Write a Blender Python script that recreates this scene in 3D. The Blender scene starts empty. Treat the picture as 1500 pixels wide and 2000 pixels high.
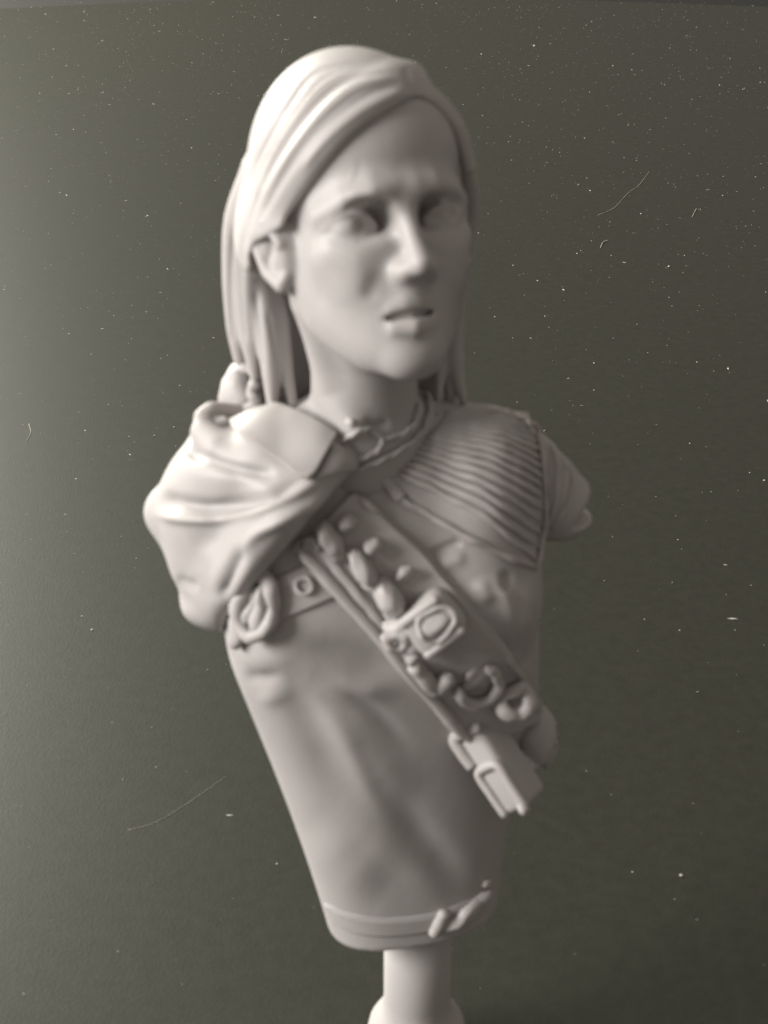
import bpy, math, random
import numpy as np
from mathutils import Vector, Matrix
from mathutils.bvhtree import BVHTree

# ------------------------------------------------------------------ set-up
scene = bpy.context.scene
COL = scene.collection
random.seed(7)
RNG = np.random.default_rng(11)
f32 = np.float32

SC = 0.05                # modelling unit (about 1/2 of the bust's height) in metres
DIST = 3.2               # camera distance in modelling units
PITCH = math.radians(27)
FWD = np.array([0, math.cos(PITCH), -math.sin(PITCH)])
UP = np.array([0, math.sin(PITCH), math.cos(PITCH)])
RIGHT = np.array([1.0, 0, 0])
CAM = -FWD * DIST        # modelling origin = middle of the bust

# camera
cam = bpy.data.cameras.new("camera")
camo = bpy.data.objects.new("camera", cam)
COL.objects.link(camo)
camo.location = Vector(CAM * SC)
camo.rotation_euler = (math.radians(90) - PITCH, 0, 0)
cam.sensor_fit = 'VERTICAL'
cam.sensor_height = 24
cam.sensor_width = 18
cam.lens = 12 * DIST
cam.clip_start = 0.005
cam.clip_end = 50
cam.dof.use_dof = True
cam.dof.focus_distance = 9.0 * SC
cam.dof.aperture_fstop = 52
scene.camera = camo
scene.render.resolution_x = 768
scene.render.resolution_y = 1024

# soft room light
world = bpy.data.worlds.new("World")
scene.world = world
world.use_nodes = True
bg = world.node_tree.nodes["Background"]
bg.inputs[0].default_value = (1.0, 0.93, 0.82, 1)
bg.inputs[1].default_value = 0.27


def area(name, loc, target, sx, sy, power, color):
    l = bpy.data.lights.new(name, 'AREA')
    l.shape = 'RECTANGLE'
    l.size = sx
    l.size_y = sy
    l.energy = power
    l.color = color
    o = bpy.data.objects.new(name, l)
    COL.objects.link(o)
    o.location = loc
    o.rotation_euler = (Vector(target) - Vector(loc)).to_track_quat('-Z', 'Y').to_euler()
    return o


# the window to the left of the table
area("window_light", (-0.48, -0.15, 0.22), (0, -0.02, 0.0), 0.28, 0.26, 5.0, (1.0, 0.98, 0.945))
# unseen lamp added behind and to the left, for sheen on the card
area("added_sheen_light", (-0.60, 0.80, 0.30), (-0.06, 0.14, -0.05), 0.5, 0.36, 14.5, (1.0, 0.99, 0.87))

vs = scene.view_settings
vs.view_transform = 'Standard'
vs.look = 'None'
vs.exposure = 0.1
vs.gamma = 1.0
vs.use_curve_mapping = False


# ------------------------------------------------------------------ photo geometry
def P(u, v, d=0.0):
    """point whose picture is (u, v) on the 1500x2000 photo and that stands d in front of the bust's axis"""
    r = RIGHT * (u - 750) / 1000 + UP * (1000 - v) / 1000 + FWD * DIST
    t = (-d - CAM[1]) / r[1]
    return CAM + r * t


def Pz(u, v, z):
    r = RIGHT * (u - 750) / 1000 + UP * (1000 - v) / 1000 + FWD * DIST
    t = (z - CAM[2]) / r[2]
    return CAM + r * t


def scale_at(p):
    return float(np.dot(np.asarray(p) - CAM, FWD) / DIST)


def project(V):
    q = V - CAM
    z = q @ FWD
    u = 750 + 1000 * DIST * (q @ RIGHT) / z
    v = 1000 - 1000 * DIST * (q @ UP) / z
    return u, v


# ------------------------------------------------------------------ signed-distance sculpting
class Vol:
    def __init__(self, lo, hi, h):
        self.lo = np.array(lo, float)
        self.h = h
        self.n = np.ceil((np.array(hi) - self.lo) / h).astype(int) + 1
        self.ax = [(self.lo[i] + h * np.arange(self.n[i])).astype(f32) for i in range(3)]
        self.F = np.full(self.n, 0.3, f32)

    def box(self, lo, hi):
        s = []
        for i in range(3):
            a = max(0, int((lo[i] - self.lo[i]) / self.h))
            b = min(int(self.n[i]), int((hi[i] - self.lo[i]) / self.h) + 2)
            s.append(slice(a, max(a, b)))
        return tuple(s)

    def grid(self, s):
        return (self.ax[0][s[0]][:, None, None], self.ax[1][s[1]][None, :, None], self.ax[2][s[2]][None, None, :])

    def put(self, fn, lo, hi, k, mode='add'):
        pad = k + 3 * self.h
        s = self.box(np.array(lo) - pad, np.array(hi) + pad)
        F = self.F[s]
        if F.size == 0:
            return
        d = fn(*self.grid(s)).astype(f32)
        if mode == 'add':
            h = np.maximum(k - np.abs(F - d), 0) / max(k, 1e-6)
            self.F[s] = np.minimum(F, d) - h * h * k * 0.25
        else:
            h = np.maximum(k - np.abs(F + d), 0) / max(k, 1e-6)
            self.F[s] = np.maximum(F, -d) + h * h * k * 0.25

    def ell(self, c, r, k=0.03, mode='add', R=None):
        c = np.array(c, float)
        r = np.array(r, float)
        m = r.max() if R is not None else r

        def fn(X, Y, Z):
            x, y, z = X - c[0], Y - c[1], Z - c[2]
            if R is not None:
                x, y, z = (R[0][0] * x + R[0][1] * y + R[0][2] * z,
                           R[1][0] * x + R[1][1] * y + R[1][2] * z,
                           R[2][0] * x + R[2][1] * y + R[2][2] * z)
            a = np.sqrt((x / r[0]) ** 2 + (y / r[1]) ** 2 + (z / r[2]) ** 2)
            b = np.sqrt((x / r[0] ** 2) ** 2 + (y / r[1] ** 2) ** 2 + (z / r[2] ** 2) ** 2)
            return a * (a - 1) / np.maximum(b, 1e-4)
        self.put(fn, c - m, c + m, k, mode)

    def chain(self, pts, rad, k=0.02, mode='add'):
        pts = np.array(pts, float)
        rad = np.broadcast_to(np.array(rad, float), (len(pts),))

        def fn(X, Y, Z):
            D = None
            for a, b, ra, rb in zip(pts[:-1], pts[1:], rad[:-1], rad[1:]):
                ab = b - a
                L = float(ab @ ab) + 1e-9
                t = np.clip(((X - a[0]) * ab[0] + (Y - a[1]) * ab[1] + (Z - a[2]) * ab[2]) / L, 0, 1)
                d = np.sqrt((X - a[0] - t * ab[0]) ** 2 + (Y - a[1] - t * ab[1]) ** 2 + (Z - a[2] - t * ab[2]) ** 2) - (ra + (rb - ra) * t)
                D = d if D is None else np.minimum(D, d)
            return D
        m = rad.max()
        self.put(fn, pts.min(0) - m, pts.max(0) + m, k, mode)

    def mesh(self, smooth=2):
        F = self.F
        s = F < 0
        c = np.zeros(np.array(F.shape) - 1, np.int8)
        cor = [(i, j, k) for i in (0, 1) for j in (0, 1) for k in (0, 1)]
        sh = c.shape
        for i, j, k in cor:
            c += s[i:i + sh[0], j:j + sh[1], k:k + sh[2]]
        act = (c > 0) & (c < 8)
        ii = np.argwhere(act)
        vid = np.full(sh, -1, np.int32)
        vid[act] = np.arange(len(ii))
        acc = np.zeros((len(ii), 3))
        cnt = np.zeros(len(ii))
        for a in cor:
            for ax in range(3):
                if a[ax] == 0:
                    b = list(a)
                    b[ax] = 1
                    fa = F[ii[:, 0] + a[0], ii[:, 1] + a[1], ii[:, 2] + a[2]]
                    fb = F[ii[:, 0] + b[0], ii[:, 1] + b[1], ii[:, 2] + b[2]]
                    m = (fa < 0) != (fb < 0)
                    t = fa[m] / (fa[m] - fb[m])
                    p = np.tile(np.array(a, float), (m.sum(), 1))
                    p[:, ax] = t
                    acc[m] += p
                    cnt[m] += 1
        V = self.lo + self.h * (ii + acc / cnt[:, None])
        Q = []
        for ax in range(3):
            o1, o2 = (ax + 1) % 3, (ax + 2) % 3
            s0 = [slice(None)] * 3
            s1 = [slice(None)] * 3
            s0[ax] = slice(0, -1)
            s1[ax] = slice(1, None)
            s0[o1] = s1[o1] = slice(1, -1)
            s0[o2] = s1[o2] = slice(1, -1)
            A = s[tuple(s0)]
            B = s[tuple(s1)]
            e = np.argwhere(A != B)
            ins = A[e[:, 0], e[:, 1], e[:, 2]]
            e = e.copy()
            e[:, o1] += 1
            e[:, o2] += 1

            def cell(d1, d2):
                q = e.copy()
                q[:, o1] += d1
                q[:, o2] += d2
                return vid[q[:, 0], q[:, 1], q[:, 2]]
            q = np.stack([cell(-1, -1), cell(0, -1), cell(0, 0), cell(-1, 0)], 1)
            q[~ins] = q[~ins][:, ::-1]
            Q.append(q)
        Q = np.concatenate(Q)
        Q = Q[(Q >= 0).all(1)]
        for _ in range(smooth):
            V = relax(V, Q, 0.5)
        return V, Q


def relax(V, Q, w):
    a = np.concatenate([Q[:, 0], Q[:, 1], Q[:, 2], Q[:, 3]])
    b = np.concatenate([Q[:, 1], Q[:, 2], Q[:, 3], Q[:, 0]])
    n = np.bincount(a, minlength=len(V)) + np.bincount(b, minlength=len(V))
    out = np.empty_like(V)
    for i in range(3):
        out[:, i] = np.bincount(a, V[b, i], len(V)) + np.bincount(b, V[a, i], len(V))
    n = np.maximum(n, 1)
    return V * (1 - w) + w * out / n[:, None]


def normals(V, Q):
    n = np.cross(V[Q[:, 2]] - V[Q[:, 0]], V[Q[:, 3]] - V[Q[:, 1]])
    N = np.empty_like(V)
    for i in range(3):
        N[:, i] = sum(np.bincount(Q[:, j], n[:, i], len(V)) for j in range(4))
    return N / np.maximum(np.linalg.norm(N, axis=1), 1e-12)[:, None]


def seg_dist(u, v, pl):
    D = np.full(u.shape, 1e9)
    T = np.zeros(u.shape)
    n = len(pl) - 1
    for i in range(n):
        a = np.array(pl[i], float)
        b = np.array(pl[i + 1], float)
        ab = b - a
        t = np.clip(((u - a[0]) * ab[0] + (v - a[1]) * ab[1]) / (ab @ ab + 1e-9), 0, 1)
        d = np.hypot(u - a[0] - t * ab[0], v - a[1] - t * ab[1])
        m = d < D
        D[m] = d[m]
        T[m] = (i + t[m]) / n
    return D, T


def smooth_line(pl, n=8):
    """Catmull-Rom through the points"""
    p = np.array(pl, float)
    p = np.vstack([2 * p[0] - p[1], p, 2 * p[-1] - p[-2]])
    out = []
    for i in range(1, len(p) - 2):
        for t in np.linspace(0, 1, n, endpoint=False):
            a, b, c, d = p[i - 1], p[i], p[i + 1], p[i + 2]
            out.append(0.5 * ((2 * b) + (c - a) * t + (2 * a - 5 * b + 4 * c - d) * t * t + (3 * b - a - 3 * c + d) * t ** 3))
    out.append(p[-2])
    return np.array(out)


def sculpt(V, Q, strokes):
    """push the surface out (or in) along brush strokes drawn over the front"""
    N = normals(V, Q)
    u, v = project(V)
    view = CAM - V
    view /= np.linalg.norm(view, axis=1)[:, None]
    w = np.clip((N * view).sum(1) * 2.2, 0, 1)
    disp = np.zeros(len(V))
    for pl, rad, hgt, *opt in strokes:
        pl = smooth_line(pl, 5) if len(pl) > 1 else np.array([pl[0], (pl[0][0] + .01, pl[0][1])])
        m = (u > pl[:, 0].min() - 3 * rad) & (u < pl[:, 0].max() + 3 * rad) & (v > pl[:, 1].min() - 3 * rad) & (v < pl[:, 1].max() + 3 * rad)
        if not m.any():
            continue
        D, T = seg_dist(u[m], v[m], pl)
        taper = 1.0
        if opt and opt[0]:
            taper = np.clip(np.minimum(T, 1 - T) / opt[0], 0, 1)
            taper = taper * taper * (3 - 2 * taper)
        disp[m] += hgt / 1000 * np.exp(-(D / rad) ** 2) * taper
    return V + N * (disp * w)[:, None]


class PolyMask:
    """signed distance (kpx, negative inside) to a polygon drawn in picture space"""
    def __init__(self, poly, step=2):
        self.step = step
        p = np.array(poly, float)
        self.o = p.min(0) - 120
        n = ((p.max(0) + 120 - self.o) / step).astype(int) + 2
        U, W = np.meshgrid(self.o[0] + step * np.arange(n[0]), self.o[1] + step * np.arange(n[1]), indexing='ij')
        D, _ = seg_dist(U.ravel(), W.ravel(), np.vstack([p, p[:1]]))
        ins = np.zeros(U.size, bool)
        x, y = U.ravel(), W.ravel()
        for a, b in zip(p, np.roll(p, -1, 0)):
            c = (a[1] > y) != (b[1] > y)
            with np.errstate(divide='ignore', invalid='ignore'):
                xx = (b[0] - a[0]) * (y - a[1]) / (b[1] - a[1]) + a[0]
            ins ^= c & (x < xx)
        self.D = np.where(ins, -D, D).reshape(U.shape).astype(f32) / 1000

    def __call__(self, u, v):
        i = np.clip(((u - self.o[0]) / self.step + .5).astype(np.int32), 0, self.D.shape[0] - 1)
        j = np.clip(((v - self.o[1]) / self.step + .5).astype(np.int32), 0, self.D.shape[1] - 1)
        return self.D[i, j]


# ------------------------------------------------------------------ materials
def new_mat(name):
    m = bpy.data.materials.new(name)
    m.use_nodes = True
    nt = m.node_tree
    b = nt.nodes["Principled BSDF"]
    return m, nt, b


def resin_material():
    m, nt, b = new_mat("grey_resin")
    tc = nt.nodes.new("ShaderNodeTexCoord")
    n1 = nt.nodes.new("ShaderNodeTexNoise")
    n1.inputs["Scale"].default_value = 90
    n1.inputs["Detail"].default_value = 5
    cr = nt.nodes.new("ShaderNodeMix")
    cr.data_type = 'RGBA'
    cr.inputs[6].default_value = (0.400, 0.374, 0.364, 1)
    cr.inputs[7].default_value = (0.462, 0.432, 0.420, 1)
    nt.links.new(tc.outputs["Object"], n1.inputs["Vector"])
    nt.links.new(n1.outputs["Fac"], cr.inputs[0])
    nt.links.new(cr.outputs[2], b.inputs["Base Color"])
    n2 = nt.nodes.new("ShaderNodeTexNoise")
    n2.inputs["Scale"].default_value = 900
    n2.inputs["Detail"].default_value = 3
    nt.links.new(tc.outputs["Object"], n2.inputs["Vector"])
    bp = nt.nodes.new("ShaderNodeBump")
    bp.inputs["Strength"].default_value = 0.12
    bp.inputs["Distance"].default_value = 0.0002
    nt.links.new(n2.outputs["Fac"], bp.inputs["Height"])
    nt.links.new(bp.outputs["Normal"], b.inputs["Normal"])
    b.inputs["Roughness"].default_value = 0.5
    b.inputs["Specular IOR Level"].default_value = 0.4
    b.inputs["Subsurface Weight"].default_value = 0.35
    b.inputs["Subsurface Radius"].default_value = (1.0, 0.75, 0.6)
    b.inputs["Subsurface Scale"].default_value = 0.0011
    return m


def card_material():
    m, nt, b = new_mat("black_card")
    tc = nt.nodes.new("ShaderNodeTexCoord")
    n1 = nt.nodes.new("ShaderNodeTexNoise")
    n1.inputs["Scale"].default_value = 420
    n1.inputs["Detail"].default_value = 9
    n1.inputs["Roughness"].default_value = 0.75
    cr = nt.nodes.new("ShaderNodeMix")
    cr.data_type = 'RGBA'
    cr.inputs[6].default_value = (0.015, 0.0150, 0.0110, 1)
    cr.inputs[7].default_value = (0.040, 0.0398, 0.029, 1)
    nt.links.new(tc.outputs["Object"], n1.inputs["Vector"])
    nt.links.new(n1.outputs["Fac"], cr.inputs[0])
    nt.links.new(cr.outputs[2], b.inputs["Base Color"])
    n2 = nt.nodes.new("ShaderNodeTexNoise")
    n2.inputs["Scale"].default_value = 2600
    n2.inputs["Detail"].default_value = 4
    nt.links.new(tc.outputs["Object"], n2.inputs["Vector"])
    bp = nt.nodes.new("ShaderNodeBump")
    bp.inputs["Strength"].default_value = 0.11
    bp.inputs["Distance"].default_value = 0.0003
    nt.links.new(n2.outputs["Fac"], bp.inputs["Height"])
    nt.links.new(bp.outputs["Normal"], b.inputs["Normal"])
    b.inputs["Roughness"].default_value = 0.47
    b.inputs["Specular IOR Level"].default_value = 0.27
    return m


def plain(name, col, rough=0.8):
    m, nt, b = new_mat(name)
    tc = nt.nodes.new("ShaderNodeTexCoord")
    n1 = nt.nodes.new("ShaderNodeTexNoise")
    n1.inputs["Scale"].default_value = 60
    cr = nt.nodes.new("ShaderNodeMix")
    cr.data_type = 'RGBA'
    cr.inputs[6].default_value = tuple(c * 0.85 for c in col) + (1,)
    cr.inputs[7].default_value = tuple(min(1, c * 1.15) for c in col) + (1,)
    nt.links.new(tc.outputs["Object"], n1.inputs["Vector"])
    nt.links.new(n1.outputs["Fac"], cr.inputs[0])
    nt.links.new(cr.outputs[2], b.inputs["Base Color"])
    b.inputs["Roughness"].default_value = rough
    return m


RESIN = resin_material()
CARD = card_material()
DUST = plain("pale_dust", (0.60, 0.58, 0.52))
LINT = plain("grey_lint", (0.55, 0.53, 0.46))
DARK = plain("dark_table", (0.010, 0.009, 0.008), 0.7)

# ------------------------------------------------------------------ object helpers
PLUG_U, PLUG_D = 815, -0.01
TABLE_Z = P(PLUG_U, 2120, 0.06)[2]
BASE = np.array([P(PLUG_U, 1900, PLUG_D)[0], -PLUG_D, TABLE_Z])


def mesh_obj(name, V, faces, mat, parent=None, origin=None, smooth=True):
    o0 = BASE if origin is None else np.asarray(origin)
    W = (np.asarray(V, float) - o0) * SC
    me = bpy.data.meshes.new(name)
    if isinstance(faces, np.ndarray):
        k = faces.shape[1]
        me.vertices.add(len(W))
        me.vertices.foreach_set("co", W.astype(f32).ravel())
        me.loops.add(faces.size)
        me.loops.foreach_set("vertex_index", faces.astype(np.int32).ravel())
        me.polygons.add(len(faces))
        me.polygons.foreach_set("loop_start", np.arange(0, faces.size, k, dtype=np.int32))
        me.update(calc_edges=True)
    else:
        me.from_pydata(W.tolist(), [], faces)
        me.update()
    me.polygons.foreach_set("use_smooth", np.full(len(me.polygons), smooth))
    me.materials.append(mat)
    o = bpy.data.objects.new(name, me)
    COL.objects.link(o)
    if parent is None:
        o.location = Vector(o0 * SC)
    else:
        o.parent = parent
    return o


def tag(o, label=None, cat=None, group=None, kind=None):
    for k, v in (("label", label), ("category", cat), ("group", group), ("kind", kind)):
        if v:
            o[k] = v
    return o


def sweep(pts, rad, flat=1.0, nrm=None, sides=10, cap=True, twist=None):
    """tube along points; rad scalar or per point; flat squashes along nrm"""
    pts = np.asarray(pts, float)
    n = len(pts)
    rad = np.broadcast_to(np.asarray(rad, float), (n,))
    T = np.gradient(pts, axis=0)
    T /= np.linalg.norm(T, axis=1)[:, None] + 1e-12
    if nrm is None:
        nrm = np.tile(-FWD, (n, 1))
    nrm = np.broadcast_to(np.asarray(nrm, float), (n, 3))
    B = np.cross(T, nrm)
    B /= np.linalg.norm(B, axis=1)[:, None] + 1e-12
    N = np.cross(B, T)
    a = np.linspace(0, 2 * math.pi, sides, endpoint=False)
    ca, sa = np.cos(a), np.sin(a)
    V = (pts[:, None, :] + rad[:, None, None] * (B[:, None, :] * ca[None, :, None] + N[:, None, :] * sa[None, :, None] * flat)).reshape(-1, 3)
    F = []
    for i in range(n - 1):
        for j in range(sides):
            k = (j + 1) % sides
            F.append((i * sides + j, i * sides + k, (i + 1) * sides + k, (i + 1) * sides + j))
    if cap:
        V = np.vstack([V, pts[0] - T[0] * rad[0] * .4, pts[-1] + T[-1] * rad[-1] * .4])
        a0, a1 = len(V) - 2, len(V) - 1
        for j in range(sides):
            k = (j + 1) % sides
            F.append((a0, k, j))
            F.append((a1, (n - 1) * sides + j, (n - 1) * sides + k))
    return V, F


class Surf:
    """ray-castable copy of a sculpted surface"""
    def __init__(self, *meshes):
        V, F, o = [], [], 0
        for v, q in meshes:
            V.append(v)
            F.append(q + o)
            o += len(v)
        self.t = BVHTree.FromPolygons(np.concatenate(V).tolist(), np.concatenate(F).tolist())

    def hit(self, u, v):
        r = RIGHT * (u - 750) / 1000 + UP * (1000 - v) / 1000 + FWD * DIST
        r /= np.linalg.norm(r)
        p, n, i, d = self.t.ray_cast(Vector(CAM), Vector(r))
        if p is None:
            return None, None
        return np.array(p), np.array(n)

    def drape(self, pl, lift=0.0, n=8, smooth=3, dflt=0.0):
        pl = smooth_line(pl, n)
        pts, nr = [], []
        last = None
        for u, v in pl:
            p, m = self.hit(u, v)
            if p is None:
                dd = dflt if last is None else -last[1]
                p, m = P(u, v, dd), -FWD
            last = p
            pts.append(p)
            nr.append(m)
        pts = np.array(pts)
        nr = np.array(nr)
        for _ in range(smooth):
            pts[1:-1] = (pts[:-2] + 2 * pts[1:-1] + pts[2:]) / 4
            nr[1:-1] = (nr[:-2] + 2 * nr[1:-1] + nr[2:]) / 4
        nr /= np.linalg.norm(nr, axis=1)[:, None]
        return pts + nr * lift, nr


# ------------------------------------------------------------------ setting: table and black card
def quad_sheet(name, pts, z0, z1, mat, kind, label, bevel=0.0):
    n = len(pts)
    V = [(x, y, z1) for x, y in pts] + [(x, y, z0) for x, y in pts]
    F = [tuple(range(n)), tuple(range(2 * n - 1, n - 1, -1))]
    for i in range(n):
        j = (i + 1) % n
        F.append((i, i + n, j + n, j))
    o = mesh_obj(name, V, F, mat, origin=(0, 0, 0), smooth=False)
    return tag(o, label, "card" if kind is None else None, kind=kind)


edge = [Pz(u, v, TABLE_Z) for u, v in ((1620, 20), (1500, 13), (1350, 8), (1150, 1), (900, -5), (700, -6), (450, -1), (250, 6), (100, 12), (0, 17), (-150, 26))]
left_y = -1.9
pts = [(6.5, left_y)] + [(6.5, edge[0][1] - .3)] + [(p[0], p[1]) for p in edge] + [(-6.5, edge[-1][1] - .3), (-6.5, left_y)]
card = quad_sheet("black_card", pts, TABLE_Z - 0.03, TABLE_Z, CARD, "structure", "matte black dusty card the resin bust stands on")
table = quad_sheet("table", [(-14, -5), (14, -5), (14, 30), (-14, 30)], TABLE_Z - 1.0, TABLE_Z - 0.034, DARK, "structure", "dark table under the black card")

# ------------------------------------------------------------------ the bust
bust = bpy.data.objects.new("resin_bust", None)
COL.objects.link(bust)
bust.location = Vector(BASE * SC)
bust.empty_display_size = 0.01
tag(bust, "unpainted grey resin bust of a frowning long-haired woman in shawl and bandolier", "bust")

# ---- head and neck (head frame: x = picture right side of the face, y = forward, z = up)
YAW, TILT, ROLL = math.radians(22), math.radians(17), math.radians(0)
HF = np.array([math.sin(YAW) * math.cos(TILT), -math.cos(YAW) * math.cos(TILT), math.sin(TILT)])
HR = np.array([math.cos(YAW), math.sin(YAW), 0])
HU = np.cross(HF, HR)
HC = P(713, 420, 0.06)
HS = scale_at(HC)
HM = np.stack([HR, HF, HU])          # rows: local axes in world


def h2w(p):
    return HC + HS * (np.asarray(p, float) @ HM)


def w2h(p):
    return (np.asarray(p, float) - HC) @ HM.T / HS


hv = Vol((-.30, -.34, -.62), (.30, .33, .34), 0.0034)
hv.ell((0, -.055, .075), (.184, .225, .212), .02)
hv.ell((0, .055, -.07), (.140, .165, .225), .05)
hv.ell((0, .075, .11), (.165, .145, .145), .05)
hv.chain([(-.128, -.015, -.09), (-.104, .03, -.175), (-.052, .12, -.241), (-.02, .170, -.258), (.02, .170, -.258), (.052, .12, -.241), (.104, .03, -.175), (.128, -.015, -.09)],
         [.045, .042, .038, .04, .04, .038, .042, .045], .09)
for s in (-1, 1):
    hv.ell((s * .100, .130, -.060), (.054, .050, .045), .06)          # cheekbone
    hv.chain([(s * .138, .138, .010), (s * .100, .182, .028), (s * .058, .207, .040), (s * .028, .210, .040)], [.014, .022, .024, .021], .045)   # brow
    hv.ell((s * .084, .238, -.012), (.060, .060, .034), .024, 'sub')  # socket
    hv.ell((s * .052, .232, -.010), (.030, .085, .034), .016, 'sub')
    hv.ell((s * .094, .154, -.016), (.041, .042, .039), .004)         # eyeball
    hv.ell((s * .094 + .012, .198, -.014), (.013, .012, .014), .004, 'sub')   # pupil
    up, dn = [], []
    for t in np.linspace(0, 1, 7):
        x = s * (.054 + .082 * t)
        bow = math.sin(math.pi * t)
        yy = .172 + .020 * bow - .026 * t * t
        up.append((x, yy + .006, -.018 + .027 * bow + .004 * t))
        dn.append((x, yy, -.018 - .021 * bow + .004 * t))
    hv.chain(up, .0090, .006)
    hv.chain(dn, .0080, .006)
    hv.chain([(s * .05, .190, -.055), (s * .09, .182, -.068), (s * .125, .155, -.055)], .012, .03)
for s in (-1, 1):
    hv.ell((s * .072, .150, -.115), (.050, .048, .060), .05)          # soft cheek
# nose
hv.chain([(0, .200, .035), (0, .218, -.005), (0, .242, -.055), (0, .266, -.094)], [.0165, .0155, .018, .0215], .024)
hv.chain([(0, .225, -.105), (0, .200, -.150)], [.021, .032], .03)
for s in (-1, 1):
    hv.ell((s * .025, .226, -.106), (.017, .028, .017), .026)
# mouth
MX = -.010
hv.ell((MX * .5, .138, -.19), (.086, .080, .078), .04)
hv.chain([(MX - .064, .178, -.188), (MX - .034, .206, -.172), (MX - .011, .217, -.164), (MX + .011, .217, -.164), (MX + .034, .206, -.172), (MX + .064, .178, -.188)],
         [.005, .010, .0115, .0115, .010, .005], .014)
hv.chain([(MX - .058, .178, -.200), (MX - .032, .207, -.208), (MX, .220, -.210), (MX + .032, .207, -.208), (MX + .058, .178, -.200)], [.006, .0165, .0195, .0165, .006], .010)
hv.chain([(MX - .062, .190, -.189), (MX - .034, .214, -.187), (MX, .228, -.185), (MX + .034, .214, -.187), (MX + .062, .190, -.189)], [.001, .0085, .0095, .0085, .001], .005, 'sub')
hv.ell((0, .176, -.268), (.044, .045, .038), .035)
# ears
for s in (-1, 1):
    hv.ell((s * .178, -.002, -.050), (.026, .044, .074), .02)
    ear = [(s * .190, .034, -.035), (s * .202, .010, .008), (s * .212, -.026, .004), (s * .212, -.036, -.04), (s * .204, -.015, -.088), (s * .190, .016, -.112), (s * .183, .028, -.095)]
    hv.chain(ear, [.010, .013, .014, .014, .015, .017, .010], .008)
    hv.ell((s * .212, .002, -.042), (.022, .016, .026), .012, 'sub')
    hv.chain([(s * .200, -.022, .0), (s * .202, -.022, -.05)], .010, .01)
# neck and upper chest
n0 = np.array([0, -.06, -.15])
n1 = w2h(P(712, 800, .03))
n2 = w2h(P(708, 900, .02))
hv.chain([n0, (n0 + n1) / 2, n1, n2], [.118, .108, .112, .13], .045)
hv.chain([(-.12, -.05, -.16), w2h(P(650, 765, .085)), w2h(P(690, 835, .13))], [.03, .022, .02], .04)
hv.chain([w2h(P(600, 850, .03)), w2h(P(700, 880, .09)), w2h(P(820, 850, .02))], [.06, .06, .06], .05)
HV, HQ = hv.mesh(2)
HV = h2w(HV)
HQ = np.ascontiguousarray(HQ[:, ::-1])      # the head frame is mirrored
HV = sculpt(HV, HQ, [
    ([(655, 392), (700, 376), (745, 370), (785, 380)], 14, 4, .3),
    ([(668, 410), (705, 396), (745, 396), (770, 408)], 8, -6, .3),
    ([(832, 398), (870, 392), (908, 402)], 9, -6, .3),
    ([(752, 520), (728, 560), (716, 600)], 18, -4, .4),       # nasolabial fold
    ([(705, 822), (735, 832), (765, 822)], 10, -6, .3),       # throat notch
])
head = mesh_obj("head_and_neck", HV, HQ, RESIN, bust)
head["label"] = "bare frowning face, ear and neck, lips slightly parted"

# ---- hair
rv = Vol((-.36, -.40, -.52), (.34, .24, .36), 0.0036)
rv.ell((-.001, -.06, .075), (.198, .255, .250), .02)
rv.ell((-.008, .03, .125), (.183, .19, .163), .05)
rv.ell((-.010, -.085, -.03), (.228, .215, .17), .06)
s_all = (slice(None),) * 3
X, Y, Z = rv.grid(s_all)
W = [HC[i] + HS * (X * HM[0][i] + Y * HM[1][i] + Z * HM[2][i]) - CAM[i] for i in range(3)]
dep = W[0] * f32(FWD[0]) + W[1] * f32(FWD[1]) + W[2] * f32(FWD[2])
UU = 750 + 1000 * DIST * W[0] / dep
VV = 1000 - 1000 * DIST * (W[1] * f32(UP[1]) + W[2] * f32(UP[2])) / dep
UU = UU.astype(f32)
VV = VV.astype(f32)
del W, dep
face_open = PolyMask([(806, 182), (760, 206), (712, 232), (665, 268), (625, 312), (592, 362), (568, 405), (552, 446), (526, 462), (500, 474), (490, 500), (494, 545), (520, 580),
                      (560, 640), (600, 860), (840, 860), (868, 740), (884, 640), (902, 560), (918, 480), (924, 400), (918, 320), (894, 250), (850, 205)])
mask = face_open(UU, VV) * HS
front = np.broadcast_to(Y, mask.shape)
cut = np.maximum(mask, -(front + .10))
k = .012
hh = np.maximum(k - np.abs(rv.F + cut), 0) / k
rv.F = np.maximum(rv.F, -cut) + hh * hh * k * .25
# below the ears the cap gives way to hanging locks
rv.put(lambda X, Y, Z: np.maximum(Z + .10, np.abs(X) * 0 - 1) + 0 * Y, (-.36, -.40, -.52), (.34, .24, -.06), .03, 'sub')
del UU, VV, mask, cut, front, hh


def lock(pts, rad, kk=.012):
    p = smooth_line([np.append(w2h(P(u, v, d)), 0) for u, v, d in pts], 5)[:, :3]
    r = np.interp(np.linspace(0, 1, len(p)), np.linspace(0, 1, len(rad)), rad)
    rv.chain(p, r, kk)


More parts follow.
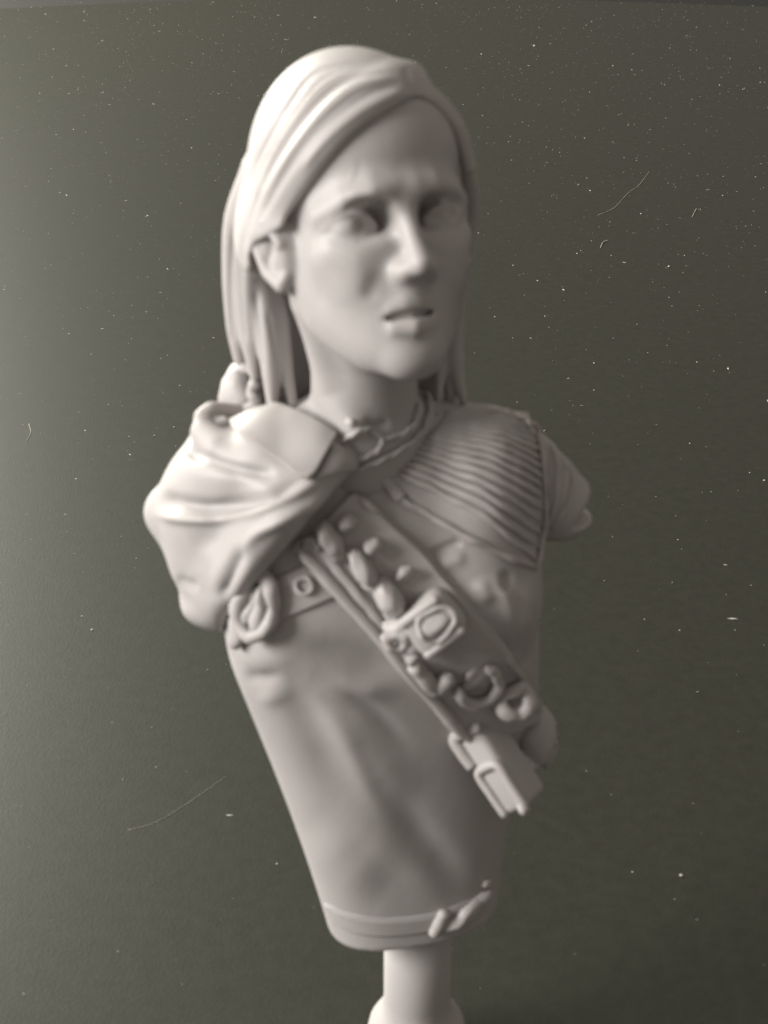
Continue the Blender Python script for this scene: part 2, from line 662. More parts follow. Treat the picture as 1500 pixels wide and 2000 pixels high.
# hanging hair beside the ear (picture left)
lock([(500, 330, -.02), (468, 430, -.04), (462, 540, -.06), (466, 640, -.07), (470, 700, -.07)], [.03, .032, .030, .026, .016])
lock([(505, 380, -.01), (490, 470, -.03), (486, 570, -.04), (492, 660, -.04), (498, 735, -.03)], [.03, .028, .028, .026, .012])
lock([(520, 420, -.03), (508, 520, -.045), (518, 610, -.03), (528, 700, -.01), (532, 790, .01)], [.02, .024, .026, .024, .012])
lock([(530, 560, -.05), (545, 620, -.04), (553, 700, -.02), (572, 792, .0)], [.02, .021, .020, .010])
lock([(512, 420, -.12), (502, 560, -.14), (505, 660, -.15), (512, 770, -.14)], [.06, .062, .062, .05], .05)
lock([(600, 400, -.16), (585, 540, -.20), (580, 660, -.205), (580, 780, -.19)], [.09, .085, .085, .08], .06)
lock([(720, 400, -.20), (715, 540, -.22), (715, 660, -.21), (715, 790, -.19)], [.10, .10, .10, .09], .06)
lock([(830, 400, -.15), (832, 540, -.17), (834, 660, -.165), (836, 780, -.15)], [.07, .07, .07, .06], .06)
# picture right
lock([(908, 300, .03), (920, 400, -.02), (902, 520, -.06), (892, 620, -.07), (889, 700, -.06), (905, 786, -.05)], [.014, .018, .019, .018, .018, .008])
lock([(880, 420, -.10), (884, 560, -.10), (876, 680, -.08), (880, 790, -.06)], [.03, .026, .022, .010])
lock([(868, 600, -.09), (862, 700, -.06), (856, 785, -.03)], [.016, .016, .007])
# swept locks along the hairline, laid on the skull
HEADS = Surf((HV, HQ))


def lock_on(pl, rad, lift, kk=.014):
    p, n = HEADS.drape(pl, 0, 6, 4)
    sc = HS / 1000
    q = w2h(p + n * lift * sc)
    r = np.interp(np.linspace(0, 1, len(q)), np.linspace(0, 1, len(rad)), rad)
    rv.chain(q, r, kk)


lock_on([(812, 150), (782, 182), (735, 210), (680, 248), (625, 308), (580, 368), (545, 412)], [.010, .012, .013, .014, .014, .013, .010], 3, .03)
lock_on([(800, 146), (740, 172), (670, 215), (600, 295), (550, 370)], [.012, .02, .022, .022, .018], 2, .04)
lock_on([(796, 150), (826, 180), (870, 212), (900, 258), (918, 330)], [.010, .013, .014, .013, .012], 5, .02)
RV, RQ = rv.mesh(2)
RV = h2w(RV)
RQ = np.ascontiguousarray(RQ[:, ::-1])
groove = [
    ([(795, 160), (730, 178), (660, 220), (590, 290), (530, 380), (495, 450)], 9, -6, .15),
    ([(790, 140), (700, 150), (620, 200), (550, 290), (500, 390), (470, 500)], 8, -4, .15),
    ([(770, 125), (660, 130), (570, 200), (505, 310), (462, 420), (452, 560)], 8, -4, .15),
    ([(800, 175), (745, 196), (690, 228), (630, 280), (580, 345)], 8, 6, .15),
    ([(800, 150), (700, 165), (640, 205), (575, 290), (525, 370)], 10, 5, .15),
    ([(790, 130), (800, 160), (812, 185)], 7, -7, .1),
    ([(815, 150), (865, 185), (905, 245)], 7, -5, .15),
    ([(830, 140), (880, 175), (920, 250)], 6, 4, .15),
    ([(475, 440), (470, 560), (478, 690)], 7, -6, .15),
    ([(455, 430), (450, 560), (455, 680)], 5, -5, .15),
    ([(498, 560), (506, 640), (512, 740)], 6, -7, .15),
    ([(522, 600), (538, 690), (548, 780)], 5, -6, .15),
]
for i in range(80):
    a = RNG.uniform(0, 1)
    x0, y0 = 800 - 30 * a, 165 - 45 * a
    pl = [(x0, y0), (x0 - 80 - 60 * a, y0 + 22 - 10 * a), (620 - 60 * a, 265 - 60 * a), (550 - 55 * a, 360 - 30 * a), (505 - 45 * a, 450)]
    groove.append((pl, RNG.uniform(3, 6), RNG.choice([-3.2, 2.8]), .4))
RV = sculpt(RV, RQ, [(g[0], g[1], g[2] * .5, *g[3:]) for g in groove])
hair = mesh_obj("hair", RV, RQ, RESIN, bust)
hair["label"] = "smooth shoulder-length hair parted near the middle, tucked behind the ear"

# ---- torso in a shirt
tv = Vol((-.50, -.34, P(750, 1900, 0)[2]), (.46, .32, P(750, 760, 0)[2]), 0.0055)
rows = [  # v, left, right, front, back
    (770, 640, 790, .05, -.12), (810, 590, 850, .07, -.15), (850, 500, 960, .10, -.18), (930, 420, 1045, .15, -.2), (1050, 425, 1050, .195, -.2), (1150, 432, 1050, .215, -.19),
    (1250, 447, 1052, .205, -.17), (1350, 486, 1050, .185, -.155), (1450, 525, 1030, .165, -.145),
    (1550, 563, 1000, .152, -.135), (1650, 598, 982, .143, -.125), (1740, 627, 970, .138, -.12), (1900, 675, 950, .134, -.11)]
rz = np.array([P(750, r[0], 0)[2] for r in rows])[::-1]
rl = np.array([P(r[1], r[0], 0)[0] for r in rows])[::-1]
rr = np.array([P(r[2], r[0], 0)[0] for r in rows])[::-1]
rf = np.array([r[3] for r in rows])[::-1]
rb = np.array([r[4] for r in rows])[::-1]
zz = np.linspace(rz[0], rz[-1], 240)
kern = np.hanning(25)
kern /= kern.sum()


def soft(a):
    b = np.interp(zz, rz, a)
    return np.convolve(np.pad(b, 12, mode='reflect', reflect_type='odd'), kern, 'valid')


rl, rr, rf, rb = soft(rl), soft(rr), soft(rf), soft(rb)
rz = zz
z_hem = P(750, 1772, 0)[2]


def torso_fn(X, Y, Z):
    z = Z.ravel()
    L, Rr = np.interp(z, rz, rl)[None, None, :], np.interp(z, rz, rr)[None, None, :]
    f, b = np.interp(z, rz, rf)[None, None, :], np.interp(z, rz, rb)[None, None, :]
    cx, a = (L + Rr) / 2, (Rr - L) / 2
    y0 = -(f * .25 + b * .25)
    bb = np.where(Y < y0, (f + y0) * (1 - .15 * np.clip((X - cx) / a, -.9, 1)), -(b) - y0)
    q = (np.abs((X - cx) / a) ** 2.5 + np.abs((Y - y0) / bb) ** 2.5) ** (1 / 2.5)
    d = (q - 1) * np.minimum(a, bb) * .9
    bot = (z_hem + 0.10 * (X - cx)) - Z
    top = Z - P(750, 790, 0)[2]
    k = .009
    e = np.maximum(bot, d)
    h = np.maximum(k - np.abs(bot - d), 0) / k
    return np.maximum(e + h * h * k * .25, top)


tv.put(torso_fn, tv.lo, tv.lo + tv.h * tv.n, .02)
# picture-right shoulder and sleeve stub
sh = P(985, 950, -.03)
tv.ell(P(930, 965, -.02), (.115, .175, .150), .05)
tv.chain([P(950, 905, -.03), P(1010, 930, -.04), P(1052, 956, -.05), P(1090, 986, -.05)], [.095, .096, .084, .074], .02)
tv.chain([P(640, 870, .02), P(830, 860, -.02), P(950, 880, -.04)], [.09, .075, .08], .05)
# breast forms
tv.ell(P(610, 1190, .085), (.13, .11, .14), .06)
tv.ell(P(920, 1170, .10), (.12, .11, .135), .06)
# cut the arm stub clean
cutp = P(1096, 1018, -.05)
cn = np.array([.78, 0, -.62])
tv.put(lambda X, Y, Z: -((X - cutp[0]) * cn[0] + (Z - cutp[2]) * cn[2]) - .0 + 0 * Y, P(1040, 1150, .3), P(1300, 700, -.3), .01, 'sub')
TV, TQ = tv.mesh(2)
TV = sculpt(TV, TQ, [
    ([(540, 1290), (640, 1275), (740, 1300), (810, 1335)], 34, -9, .4),
    ([(610, 1330), (700, 1345), (800, 1340)], 24, 8, .4),
    ([(550, 1310), (590, 1390), (640, 1490), (690, 1590)], 38, -9, .4),
    ([(620, 1380), (690, 1430), (760, 1500), (830, 1560)], 40, 7, .4),
    ([(610, 1600), (680, 1680), (760, 1740)], 60, 8, .4),
    ([(670, 1540), (745, 1645), (830, 1715), (900, 1752)], 34, 6, .4),
    ([(760, 1540), (840, 1655), (925, 1735)], 30, -10, .4),
    ([(570, 1300), (660, 1420), (720, 1540), (790, 1650)], 22, 5, .4),
    ([(600, 1300), (720, 1380), (820, 1480)], 16, -5, .4),
    ([(452, 1268), (490, 1282), (540, 1292), (590, 1290)], 24, 7, .5),
    ([(498, 1350), (530, 1362), (580, 1352)], 18, 5, .5),
    ([(470, 1318), (510, 1324), (560, 1318)], 14, -6, .4),
    ([(905, 1057), (870, 1070), (835, 1088)], 8, -9, .2),
    ([(915, 1085), (880, 1098), (850, 1112)], 14, 7, .3),
    ([(960, 1115), (990, 1180), (1000, 1260)], 16, 12, .4),
    ([(990, 1110), (988, 1135), (985, 1160)], 10, -12, .4),
    ([(1022, 1120), (1027, 1190), (1005, 1270)], 16, 10, .4),
    ([(930, 1125), (945, 1155), (960, 1185)], 18, 9, .4),
    ([(985, 1265), (1005, 1300), (1025, 1335)], 18, 8, .4),
    ([(1066, 850), (1078, 920), (1066, 1010)], 8, -14, .3),
    ([(1084, 870), (1102, 935), (1078, 1030)], 9, 14, .3),
    ([(1108, 915), (1114, 960), (1094, 1010)], 6, -8, .3),
])
shirt = mesh_obj("shirt", TV, TQ, RESIN, bust)
shirt["label"] = "plain creased shirt front narrowing to the waist"
SHIRT = Surf((TV, TQ))

# ---- shawl over the picture-left shoulder
cv = Vol((-.62, -.36, P(400, 1290, 0)[2]), (.12, .36, P(500, 690, 0)[2]), 0.0050)
cv.chain([P(640, 880, .10), P(540, 915, .085), P(455, 965, .03), P(450, 1040, .01)], [.075, .105, .128, .130], .04)
cv.chain([P(450, 985, .0), P(446, 1100, .03), P(436, 1165, .04)], [.125, .105, .086], .04)
cv.chain([P(400, 990, 0), P(328, 1000, -.01)], [.105, .046], .05)
cv.chain([P(640, 900, .14), P(560, 1000, .19), P(485, 1110, .165), P(432, 1190, .09)], [.05, .068, .066, .052], .04)
cv.chain([P(480, 880, -.10), P(600, 850, -.13), P(760, 850, -.12)], [.11, .12, .10], .05)
cv.chain([P(396, 815, .02), P(400, 845, .04), P(432, 878, .085), P(490, 902, .13)], [.016, .028, .034, .02], .018)
cv.chain([P(470, 806, -.02), P(440, 799, -.005), P(412, 797, .01), P(396, 815, .02)], [.015, .014, .014, .016], .008)
cv.chain([P(420, 850, -.02), P(470, 820, -.06)], [.03, .05], .02)
X, Y, Z = cv.grid(s_all)
W = [a - c for a, c in zip((X, Y, Z), CAM)]
dep = W[1] * f32(FWD[1]) + W[2] * f32(FWD[2])
UU = (750 + 1000 * DIST * W[0] / dep).astype(f32) + np.zeros(cv.F.shape, f32)
VV = (1000 - 1000 * DIST * (W[1] * f32(UP[1]) + W[2] * f32(UP[2])) / dep).astype(f32) + np.zeros(cv.F.shape, f32)
keep = PolyMask([(200, 700), (560, 760), (600, 800), (650, 850), (700, 880), (722, 905), (690, 940), (640, 990), (590, 1042), (540, 1098), (492, 1156), (455, 1205), (438, 1243), (380, 1240), (200, 1290)])
m = keep(UU, VV)
k = .055
hh = np.maximum(k - np.abs(cv.F - m), 0) / k
cv.F = np.maximum(cv.F, m) + hh * hh * k * .25
del UU, VV, m, hh
CV, CQ = cv.mesh(2)
CV = sculpt(CV, CQ, [
    ([(300, 965), (350, 985), (430, 992), (520, 975), (610, 932)], 15, -17, .2),
    ([(290, 1000), (360, 1012), (460, 1008), (560, 972), (640, 930)], 10, 11, .2),
    ([(352, 872), (400, 896), (470, 918), (545, 928)], 10, -13, .2),
    ([(335, 905), (410, 925), (500, 935)], 28, 9, .4),
    ([(690, 916), (620, 978), (555, 1014), (500, 1044), (462, 1090)], 12, 12, .3),
    ([(474, 1062), (458, 1105), (440, 1150), (425, 1180)], 15, -15, .3),
    ([(415, 1050), (400, 1100), (380, 1160)], 24, 6, .4),
    ([(340, 1128), (365, 1140), (395, 1142)], 11, -6, .3),
])
cape = mesh_obj("shawl", CV, CQ, RESIN, bust)
cape["label"] = "loose shawl draped in soft folds over the shoulder at picture left"
ALL = Surf((TV, TQ), (CV, CQ))
BODY = Surf((TV, TQ), (CV, CQ), (HV, HQ))


def worn(V, amp=2.6):
    """slight hand-made unevenness"""
    V = np.array(V, float)
    out = V.copy()
    for w, a in ((.075, 1.0), (.038, .55), (.021, .3)):
        for i in range(3):
            k = np.array([math.sin(i * 2.1 + w * 90), math.cos(i * 1.3 + w * 55), math.sin(i * .7 + w * 31)])
            k /= np.linalg.norm(k)
            out[:, i] += amp / 1000 * a * np.sin(V @ k * 2 * math.pi / w + i * 1.9)
    return out


def tube_on(name, surf, pl, rad_px, lift=0.0, parent=None, flat=1.0, sides=8, n=8, smooth=3, taper=True, wob=0.0, amp=1.6):
    pts, nr = surf.drape(pl, 0, n, smooth)
    s = scale_at(pts.mean(0))
    r = np.full(len(pts), rad_px / 1000 * s)
    if taper:
        t = np.linspace(0, 1, len(pts))
        r = r * np.clip(np.minimum(t, 1 - t) * 8 + .35, 0, 1)
    if wob:
        ph = RNG.uniform(0, 6)
        r = r * (1 + wob * np.sin(np.arange(len(pts)) * 1.3 + ph))
    V, F = sweep(pts + nr * lift / 1000 * s, r, flat, nr, sides)
    return mesh_obj(name, worn(V, amp), F, RESIN, parent)


# plug under the bust
def lathe(prof, c, sides=48):
    V, F = [], []
    n = len(prof)
    for r, z in prof:
        for j in range(sides):
            a = 2 * math.pi * j / sides
            V.append((c[0] + r * math.cos(a), c[1] + r * math.sin(a), z))
    for i in range(n - 1):
        for j in range(sides):
            k = (j + 1) % sides
            F.append((i * sides + j, i * sides + k, (i + 1) * sides + k, (i + 1) * sides + j))
    F.append(tuple(range(sides))[::-1])
    F.append(tuple((n - 1) * sides + j for j in range(sides)))
    return V, F


z_fl = P(PLUG_U, 2026, .07)[2]
rp = .0655 * scale_at(P(PLUG_U, 1900, 0))
prof = [(rp * 1.45, TABLE_Z + .002), (rp * 1.5, TABLE_Z + .012), (rp * 1.5, z_fl - .055), (rp * 1.44, z_fl - .03), (rp * 1.28, z_fl - .008), (rp * 1.12, z_fl + .008), (rp * 1.03, z_fl + .03), (rp, z_fl + .06), (rp * .99, z_hem + .06)]
V, F = lathe(prof, (BASE[0], BASE[1]))
plug = mesh_obj("casting_plug", V, F, RESIN, bust)
plug["label"] = "plain round casting plug with a wider foot, under the bust"


# ------------------------------------------------------------------ worn pieces
def frame(u, v, ang, lift=0, surf=None, roll=0.0, d=None):
    """origin, axes (along, across, out) and size of a photo pixel at a spot on the bust"""
    surf = surf or ALL
    a = math.radians(ang)
    p, n = surf.hit(u, v)
    if p is None or d is not None:
        p, n = P(u, v, d or 0.0), -FWD
    ns = [surf.hit(u + x, v + y)[1] for x, y in ((0, 0), (14, 0), (-14, 0), (0, 14), (0, -14))]
    ns = [q for q in ns if q is not None]
    if ns and d is None:
        n = np.mean(ns, 0)
    n = n / np.linalg.norm(n)
    sc = scale_at(p) / 1000
    e = RIGHT * math.cos(a) - UP * math.sin(a)
    e = e - n * (e @ n)
    e /= np.linalg.norm(e)
    c = np.cross(n, e)
    if roll:
        r = math.radians(roll)
        c, n = c * math.cos(r) + n * math.sin(r), n * math.cos(r) - c * math.sin(r)
    return p + n * lift * sc, np.stack([e, c, n]), sc


def rbox(name, fr, size, parent, bevel=8, off=(0, 0, 0), taper=1.0):
    import bmesh
    o, M, sc = fr
    bm = bmesh.new()
    bmesh.ops.create_cube(bm, size=1.0)
    for q in bm.verts:
        t = taper if q.co.z > 0 else 1.0
        q.co = Vector((q.co.x * size[0] * t, q.co.y * size[1] * t, q.co.z * size[2]))
    bmesh.ops.bevel(bm, geom=list(bm.edges), offset=bevel, segments=3, profile=.5, affect='EDGES')
    V = np.array([tuple(q.co) for q in bm.verts]) + np.array(off)
    F = [tuple(x.index for x in f.verts) for f in bm.faces]
    bm.free()
    return mesh_obj(name, worn(o + (V * sc) @ M, 1.3), F, RESIN, parent)


def blob(name, fr, size, parent, off=(0, 0, 0), lump=0.0):
    o, M, sc = fr
    V, F = [], []
    A, B = 20, 12
    for i in range(B + 1):
        t = math.pi * i / B
        for j in range(A):
            p = 2 * math.pi * j / A
            k = 1 + lump * math.sin(3 * p + 2 * t) * math.sin(2 * t + p)
            V.append((math.cos(t) * size[0] * k, math.sin(t) * math.cos(p) * size[1] * k, math.sin(t) * math.sin(p) * size[2] * k))
    for i in range(B):
        for j in range(A):
            k = (j + 1) % A
            F.append((i * A + j, (i + 1) * A + j, (i + 1) * A + k, i * A + k))
    V = np.array(V) + np.array(off)
    return mesh_obj(name, worn(o + (V * sc) @ M, 3.5), F, RESIN, parent)


def loop(name, fr, ax, rad, parent, a0=0, a1=360, flat=1.0, lift=0, lump=0.0, n=36):
    o, M, sc = fr
    a = np.radians(np.linspace(a0, a1, n))
    L = np.stack([ax[0] * np.cos(a), ax[1] * np.sin(a), np.full(n, lift) + lump * np.sin(3 * a)], 1)
    V, F = sweep(o + (L * sc) @ M, rad * sc, flat, M[2], 10, cap=(a1 - a0 < 359))
    return mesh_obj(name, worn(V, 3.5), F, RESIN, parent)


def flap(name, A, B, surf, parent, lift=14, thick=10, n=18, m=40, smooth=6, edge_up=0.0):
    """slab of cloth between two picture-space lines, laid over the surface"""
    A = smooth_line(A, 12)
    B = smooth_line(B, 12)
    ta, tb = np.linspace(0, 1, len(A)), np.linspace(0, 1, len(B))
    t = np.linspace(0, 1, m)
    A = np.stack([np.interp(t, ta, A[:, i]) for i in (0, 1)], 1)
    B = np.stack([np.interp(t, tb, B[:, i]) for i in (0, 1)], 1)
    G = np.zeros((m, n, 3))
    N = np.zeros((m, n, 3))
    for i in range(m):
        for j in range(n):
            f = j / (n - 1)
            q = A[i] * (1 - f) + B[i] * f
            p, nr = surf.hit(*q)
            if p is None:
                p, nr = P(q[0], q[1], .02), -FWD
            G[i, j] = p
            N[i, j] = nr
    for _ in range(smooth):
        for H in (G, N):
            c = H.copy()
            c[1:-1] = (H[:-2] + 2 * H[1:-1] + H[2:]) / 4
            H[:, :] = c
            c = H.copy()
            c[:, 1:-1] = (H[:, :-2] + 2 * H[:, 1:-1] + H[:, 2:]) / 4
            H[:, :] = c
    N /= np.linalg.norm(N, axis=2)[:, :, None]
    sc = scale_at(G.mean((0, 1))) / 1000
    f = np.abs(np.linspace(-1, 1, n))[None, :, None] ** 4 * edge_up
    top = G + N * (lift + f) * sc
    bot = G + N * (lift + f - thick) * sc
    V = np.concatenate([top.reshape(-1, 3), bot.reshape(-1, 3)])
    F = []
    K = m * n
    for i in range(m - 1):
        for j in range(n - 1):
            a, b, c, d = i * n + j, i * n + j + 1, (i + 1) * n + j + 1, (i + 1) * n + j
            F.append((a, b, c, d))
            F.append((a + K, d + K, c + K, b + K))
    for i in range(m - 1):
        for j in (0, n - 1):
            a, d = i * n + j, (i + 1) * n + j
            F.append((a, d, d + K, a + K) if j == 0 else (d, a, a + K, d + K))
    for j in range(n - 1):
        for i in (0, m - 1):
            a, b = i * n + j, i * n + j + 1
            F.append((b, a, a + K, b + K) if i == 0 else (a, b, b + K, a + K))
    # keep faces turned outward whichever way the lines were drawn
    p0, p1, p2 = (top[m // 2, n // 2], top[m // 2, n // 2 + 1], top[m // 2 + 1, n // 2])
    if np.cross(p1 - p0, p2 - p0) @ N[m // 2, n // 2] < 0:
        F = [x[::-1] for x in F]
    o = mesh_obj(name, V, F, RESIN, parent)
    bv = o.modifiers.new("soft_edge", 'BEVEL')
    bv.width = 3 * sc * SC
    bv.segments = 2
    bv.limit_method = 'ANGLE'
    bv.angle_limit = math.radians(50)
    return o, (V, np.array(F))


# shawl trim: turned collar flap, rolled hem, bunched hood
collar, _ = flap("collar_flap", [(452, 838), (500, 872), (556, 912), (604, 944)], [(520, 803), (566, 816), (612, 838), (650, 864)], ALL, bust, lift=20, thick=16, edge_up=4)
under, _ = flap("collar_facing", [(616, 938), (650, 920), (690, 914)], [(652, 872), (676, 884), (706, 896)], ALL, bust, lift=10, thick=12)
bunch = blob("hood_bunch", frame(474, 764, 100, d=-.065), (58, 42, 38), bust, lump=.16)
tube = [[(506, 738, -.03), (488, 722, -.05), (468, 722, -.06), (450, 748, -.06), (440, 778, -.05), (446, 800, -.04), (430, 812, -.03), (404, 800, -.03), (393, 822, -.01), (404, 846, .02)],
        [(500, 745, -.02), (490, 765, -.02), (500, 785, -.015), (478, 800, -.02), (452, 806, -.03)]]
for t in tube:
    p = smooth_line([np.array(P(*q)) for q in t], 6)
    V, F = sweep(p, 0.0105 * (1 + .12 * np.sin(np.arange(len(p)) * .9)), 1, None, 8)
    mesh_obj("ragged_edge", V, F, RESIN, bunch)

# twisted neck cords
def cord(pl, r, lift, parent):
    pts, nr = BODY.drape(pl, 0, 10, 3)
    s = scale_at(pts.mean(0)) / 1000
    first = None
    for ph in (0, math.pi):
        a = np.arange(len(pts)) * .42 + ph
        B = np.cross(np.gradient(pts, axis=0), nr)
        B /= np.linalg.norm(B, axis=1)[:, None] + 1e-9
        c = pts + nr * (lift * s) + (B * np.cos(a)[:, None] + nr * np.sin(a)[:, None]) * r * .30 * s
        V, F = sweep(c, r * .72 * s, 1, nr, 7)
        o = mesh_obj("neck_cord" if first is None else "strand", V, F, RESIN, parent if first is None else first)
        first = first or o
    return first


cord([(834, 772), (836, 805), (822, 842), (788, 872), (745, 896), (702, 914)], 8, 5, bust)
cord([(814, 790), (806, 825), (782, 848), (745, 854), (716, 838), (690, 846), (668, 866)], 6.5, 5, bust)
cord([(745, 854), (738, 876), (712, 892), (690, 893), (670, 872), (645, 842), (616, 818), (586, 806)], 6.5, 6, bust)
blob("throat_bead", frame(680, 818, 0, 2, BODY), (10, 9, 8), bust)

# quilted shoulder pad with its ribs
pad, padm = flap("shoulder_pad", [(856, 808), (940, 800), (1034, 806)], [(748, 934), (880, 1030), (1044, 1112)], SHIRT, bust, lift=7, thick=16, n=30, m=30, smooth=4)
PAD = Surf((TV, TQ), padm)
S = smooth_line([(872, 808), (852, 836), (812, 876), (772, 924)], 10)
E = smooth_line([(1028, 824), (1052, 890), (1060, 980), (1046, 1096)], 10)
NR = 15
for i in range(NR):
    t = i / (NR - 1)
    a = np.array([np.interp(t, np.linspace(0, 1, len(S)), S[:, j]) for j in (0, 1)])
    b = np.array([np.interp(t, np.linspace(0, 1, len(E)), E[:, j]) for j in (0, 1)])
    dv = b - a
    nrm = np.array([dv[1], -dv[0]]) / np.linalg.norm(dv)
    q = [a, a + dv * .33 + nrm * (6 + 10 * t), a + dv * .66 + nrm * (8 + 12 * t), b]
    tube_on("rib", PAD, q, 7.6 + .8 * math.sin(i * 2.1), 3, pad, .95, 8, 8, 3, True, .05)
tube_on("piping", PAD, [(1034, 812), (1048, 856), (1060, 930), (1060, 1020), (1044, 1114)], 6.5, 5, pad)
tube_on("piping", PAD, [(738, 926), (790, 980), (832, 1004), (900, 1040), (970, 1078), (1044, 1112)], 8, 5, pad)
tube_on("toggle", PAD, [(742, 926), (766, 956), (786, 976)], 14, 6, pad, .8)
for pl, rr in (([(1076, 862), (1092, 920), (1084, 985), (1064, 1040)], 9), ([(1094, 884), (1116, 938), (1104, 990), (1078, 1036)], 8), ([(1070, 900), (1078, 950), (1070, 1000)], 6)):
    tube_on("sleeve_fold", SHIRT, pl, rr, -2, shirt, .8, 8)

# harness band and buckle under the shawl
band, _ = flap("harness_band", [(470, 1252), (520, 1222), (590, 1192), (668, 1158)], [(470, 1170), (520, 1140), (580, 1110), (640, 1084)], SHIRT, bust, lift=9, thick=12)
fb = frame(512, 1178, 115, 14, SHIRT)
buckle = loop("buckle", fb, (62, 38), 15, bust, lift=8, lump=2)
blob("buckle_tongue", fb, (50, 19, 18), buckle, (-2, 9, 8))
blob("buckle_tongue", fb, (40, 13, 12), buckle, (4, -14, 6))
blob("strap_end", frame(470, 1222, 120, 6, SHIRT), (46, 22, 18), band, lump=.06)
loop("stitch_ring", frame(592, 1140, 0, 12, SHIRT), (15, 15), 4, band)

# bandolier across the chest
LA = [(584, 1072), (640, 1132), (740, 1244), (840, 1362), (922, 1450)]
LB = [(628, 1072), (690, 1150), (768, 1246), (850, 1345), (930, 1430)]
LC = [(688, 962), (760, 1022), (832, 1088), (930, 1198), (1010, 1310), (1052, 1392)]
strap, sm = flap("bandolier", LA, LC, SHIRT, bust, lift=26, thick=40, n=26, m=60, smooth=8)
BAND = Surf((TV, TQ), (sm[0], sm[1]))
ANG = 50
tube_on("edge_welt", BAND, LA, 13, 2, strap, .9, 10)
tube_on("edge_welt", BAND, LB[:3] + [(800, 1290)], 10, 2, strap, .9, 10)
tube_on("edge_welt", BAND, LC, 9, 2, strap, .8, 10)
tube_on("strap_loop", BAND, [(572, 1082), (590, 1060), (612, 1056), (626, 1076)], 9, 6, strap)
for u, v, l, r in ((645, 1052, 40, 22), (705, 1107, 40, 22), (756, 1160, 42, 25)):
    fr = frame(u, v, 62, 20, BAND)
    blob("cartridge", fr, (l, r, r + 12), strap, lump=.10)
    blob("cartridge_base", fr, (18, r * .8, r * .8), strap, (30, -2, -6))
for u, v, r in ((682, 1022, 15), (730, 1062, 15), (790, 1118, 15)):
    blob("stud", frame(u, v, 140, 16, BAND), (r * 1.3, r, r * 1.2), strap)

fg = frame(848, 1204, 52.6, 28, BAND)
gauge = rbox("gauge_box", fg, (100, 112, 80), bust, 24)
gauge["label"] = "square box with a round dial clipped on the bandolier"
fdial = (fg[0] - fg[1][1] * fg[2] * -14, fg[1], fg[2])
loop("dial_rim", fdial, (31, 34), 8, gauge, lift=38, lump=2)
blob("dial", fdial, (27, 28, 9), gauge, (0, 0, 38))
rbox("box_ridge", fg, (22, 98, 24), gauge, 10, (-38, 0, 34))
rbox("box_ridge", fg, (18, 98, 22), gauge, 8, (40, 0, 30))
fk = frame(770, 1232, 52.6, 24, BAND)
blob("knob", fk, (22, 22, 24), gauge, (-18, 14, 8))
loop("knob_ring", fk, (17, 17), 10, gauge, lift=24)
blob("knob", fk, (20, 19, 20), gauge, (34, 16, 8))
blob("knob", frame(806, 1262, 52, 26, BAND), (18, 18, 18), gauge, (0, 0, 8))
clip = tube_on("clip", BAND, [(800, 1282), (824, 1310), (848, 1336), (866, 1322), (880, 1306)], 17, 16, bust, 1.0)
fd = frame(932, 1326, 50, 22, BAND)
tube_on("d_ring", BAND, [(892, 1330), (904, 1356), (938, 1363), (966, 1338), (964, 1306), (946, 1290)], 12, 16, bust)
blob("ring_pad", fd, (30, 30, 9), strap, (-4, 0, -18))
fr2 = frame(1006, 1370, 40, 24, BAND, d=.17)
loop("ring", fr2, (24, 27), 14, bust, lift=2, lump=4)
side = blob("side_pouch", frame(1048, 1436, 76, d=.06), (68, 38, 46), bust, lump=.09)

# holster pouch at the low end of the bandolier
fp = frame(978, 1490, 57, 0, BAND, d=.18, roll=0)
o_, M_, sc_ = fp
r = math.radians(38)
M2 = np.stack([M_[0], M_[1] * math.cos(r) + M_[2] * math.sin(r), M_[2] * math.cos(r) - M_[1] * math.sin(r)])
fp = (o_, M2, sc_)
pouch = rbox("holster_pouch", fp, (186, 66, 88), bust, 16)
pouch["label"] = "long rectangular holster pouch at the low end of the bandolier"

def path_on(name, fr, L, rad, parent, flat=1.0):
    o, M, sc = fr
    V, F = sweep(o + (np.array(L, float) * sc) @ M, rad * sc, flat, M[2], 9)
    return mesh_obj(name, V, F, RESIN, parent)


path_on("frame_rim", fp, smooth_line([(88, -27, 42), (40, -28, 43), (-6, -27, 43), (-14, 0, 44), (-6, 25, 43), (40, 26, 43), (88, 26, 42)], 6), 10, pouch)
path_on("frame_rim", fp, smooth_line([(-26, -30, 41), (-60, -32, 43), (-90, -28, 43), (-94, 6, 41), (-90, 34, 36)], 6), 14, pouch)
blob("rim_end", fp, (16, 13, 13), pouch, (88, 24, 42))

# hem of the shirt
hem_line = [(634, 1762), (664, 1782), (720, 1795), (790, 1796), (850, 1786), (910, 1764), (958, 1736)]
tube_on("hem_fold", SHIRT, hem_line, 10, -7, shirt, amp=.4)
flap("hem_band", hem_line[:-1], [(652, 1802), (690, 1821), (750, 1828), (820, 1822), (875, 1805), (915, 1784)], SHIRT, shirt, lift=4, thick=10, n=10, m=50, smooth=4)
knot = tube_on("belt_loop", SHIRT, [(868, 1774), (858, 1796), (846, 1826)], 13, 6, bust)
blob("belt_tail", frame(905, 1784, -30, 5, SHIRT), (52, 20, 16), knot, lump=.08)
blob("belt_tail", frame(935, 1760, -34, 5, SHIRT), (34, 15, 13), knot, lump=.08)
blob("hem_stud", frame(950, 1724, 0, 4, SHIRT), (10, 9, 8), shirt)

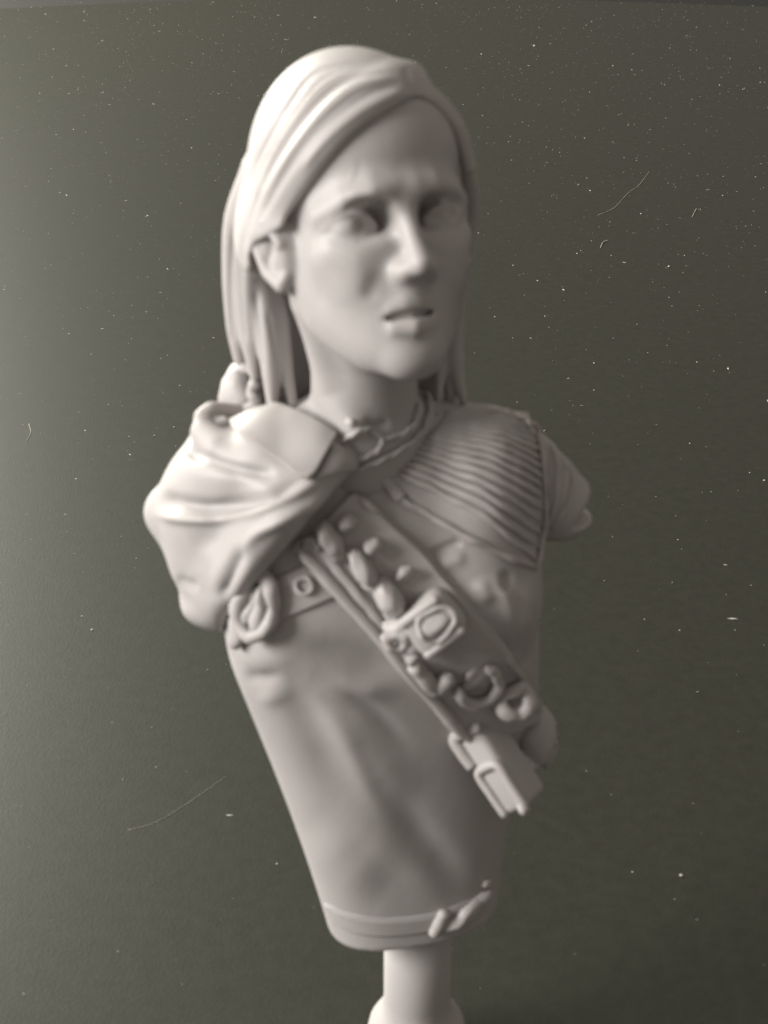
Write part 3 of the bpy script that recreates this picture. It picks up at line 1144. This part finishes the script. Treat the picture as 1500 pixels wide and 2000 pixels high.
# ------------------------------------------------------------------ dust and lint on the card
V, F = [], []
specks = 0
while specks < 6000:
    u, v = RNG.uniform(-60, 1560), RNG.uniform(-5, 2050)
    y_w = RNG.uniform(-1.2, edge[5][1] - .05)
    x_w = RNG.uniform(-5, 5)
    q = np.array([x_w, y_w, TABLE_Z])
    uu, vv = project(q[None])
    if not (-80 < uu[0] < 1580 and -10 < vv[0] < 2100):
        continue
    if RNG.uniform() > .05 + .95 * np.clip((y_w + 1.2) / 9, 0, 1) ** 1.4:
        continue
    specks += 1
    sz = .00125 * math.exp(RNG.normal(0, .55)) * (1.4 if RNG.uniform() < .04 else 1)
    st = RNG.uniform(1, 1.6) if RNG.uniform() < .85 else RNG.uniform(2.5, 5)
    a = RNG.uniform(0, math.pi)
    ca, sa = math.cos(a), math.sin(a)
    b = len(V)
    for x, y, z in ((st, 0, .3), (0, 1, .3), (-st, 0, .3), (0, -1, .3), (0, 0, 1.1), (0, 0, -.05)):
        V.append((x_w + sz * (x * ca - y * sa), y_w + sz * (x * sa + y * ca), TABLE_Z + .0003 + sz * z))
    F += [(b, b + 1, b + 4), (b + 1, b + 2, b + 4), (b + 2, b + 3, b + 4), (b + 3, b, b + 4), (b + 1, b, b + 5), (b + 2, b + 1, b + 5), (b + 3, b + 2, b + 5), (b, b + 3, b + 5)]
dust = mesh_obj("dust", V, F, DUST, origin=(0, 0, TABLE_Z), smooth=False)
tag(dust, "pale dust specks scattered over the black card", "dust", kind="stuff")

lint = [([(1168, 421), (1200, 406), (1226, 378), (1246, 364), (1268, 336)], .38, "curled pale lint fibre on the card at upper right"),
        ([(1173, 484), (1178, 474), (1187, 470)], .7, "short bright lint scrap on the card below the curled fibre"),
        ([(250, 1622), (300, 1608), (350, 1580), (400, 1546), (440, 1518)], .30, "long faint lint fibre on the card left of the shirt"),
        ([(52, 862), (60, 845), (56, 828)], .45, "tiny pale lint hair on the card at far left"),
        ([(1352, 424), (1357, 414), (1360, 408)], .5, "tiny straight lint hair on the card near the right edge")]
for pl, r, lab in lint:
    p = smooth_line([Pz(u, v, TABLE_Z) for u, v in pl], 6)
    sc = scale_at(p.mean(0)) / 1000
    p[:, 2] = TABLE_Z + r * sc + .0002 + .0002 * np.abs(np.sin(np.linspace(0, 4, len(p))))
    V, F = sweep(p, r * sc, 1, (0, 0, 1), 6)
    o = mesh_obj("lint_fibre", V, F, LINT, origin=p[0])
    tag(o, lab, "lint", "lint on the black card")
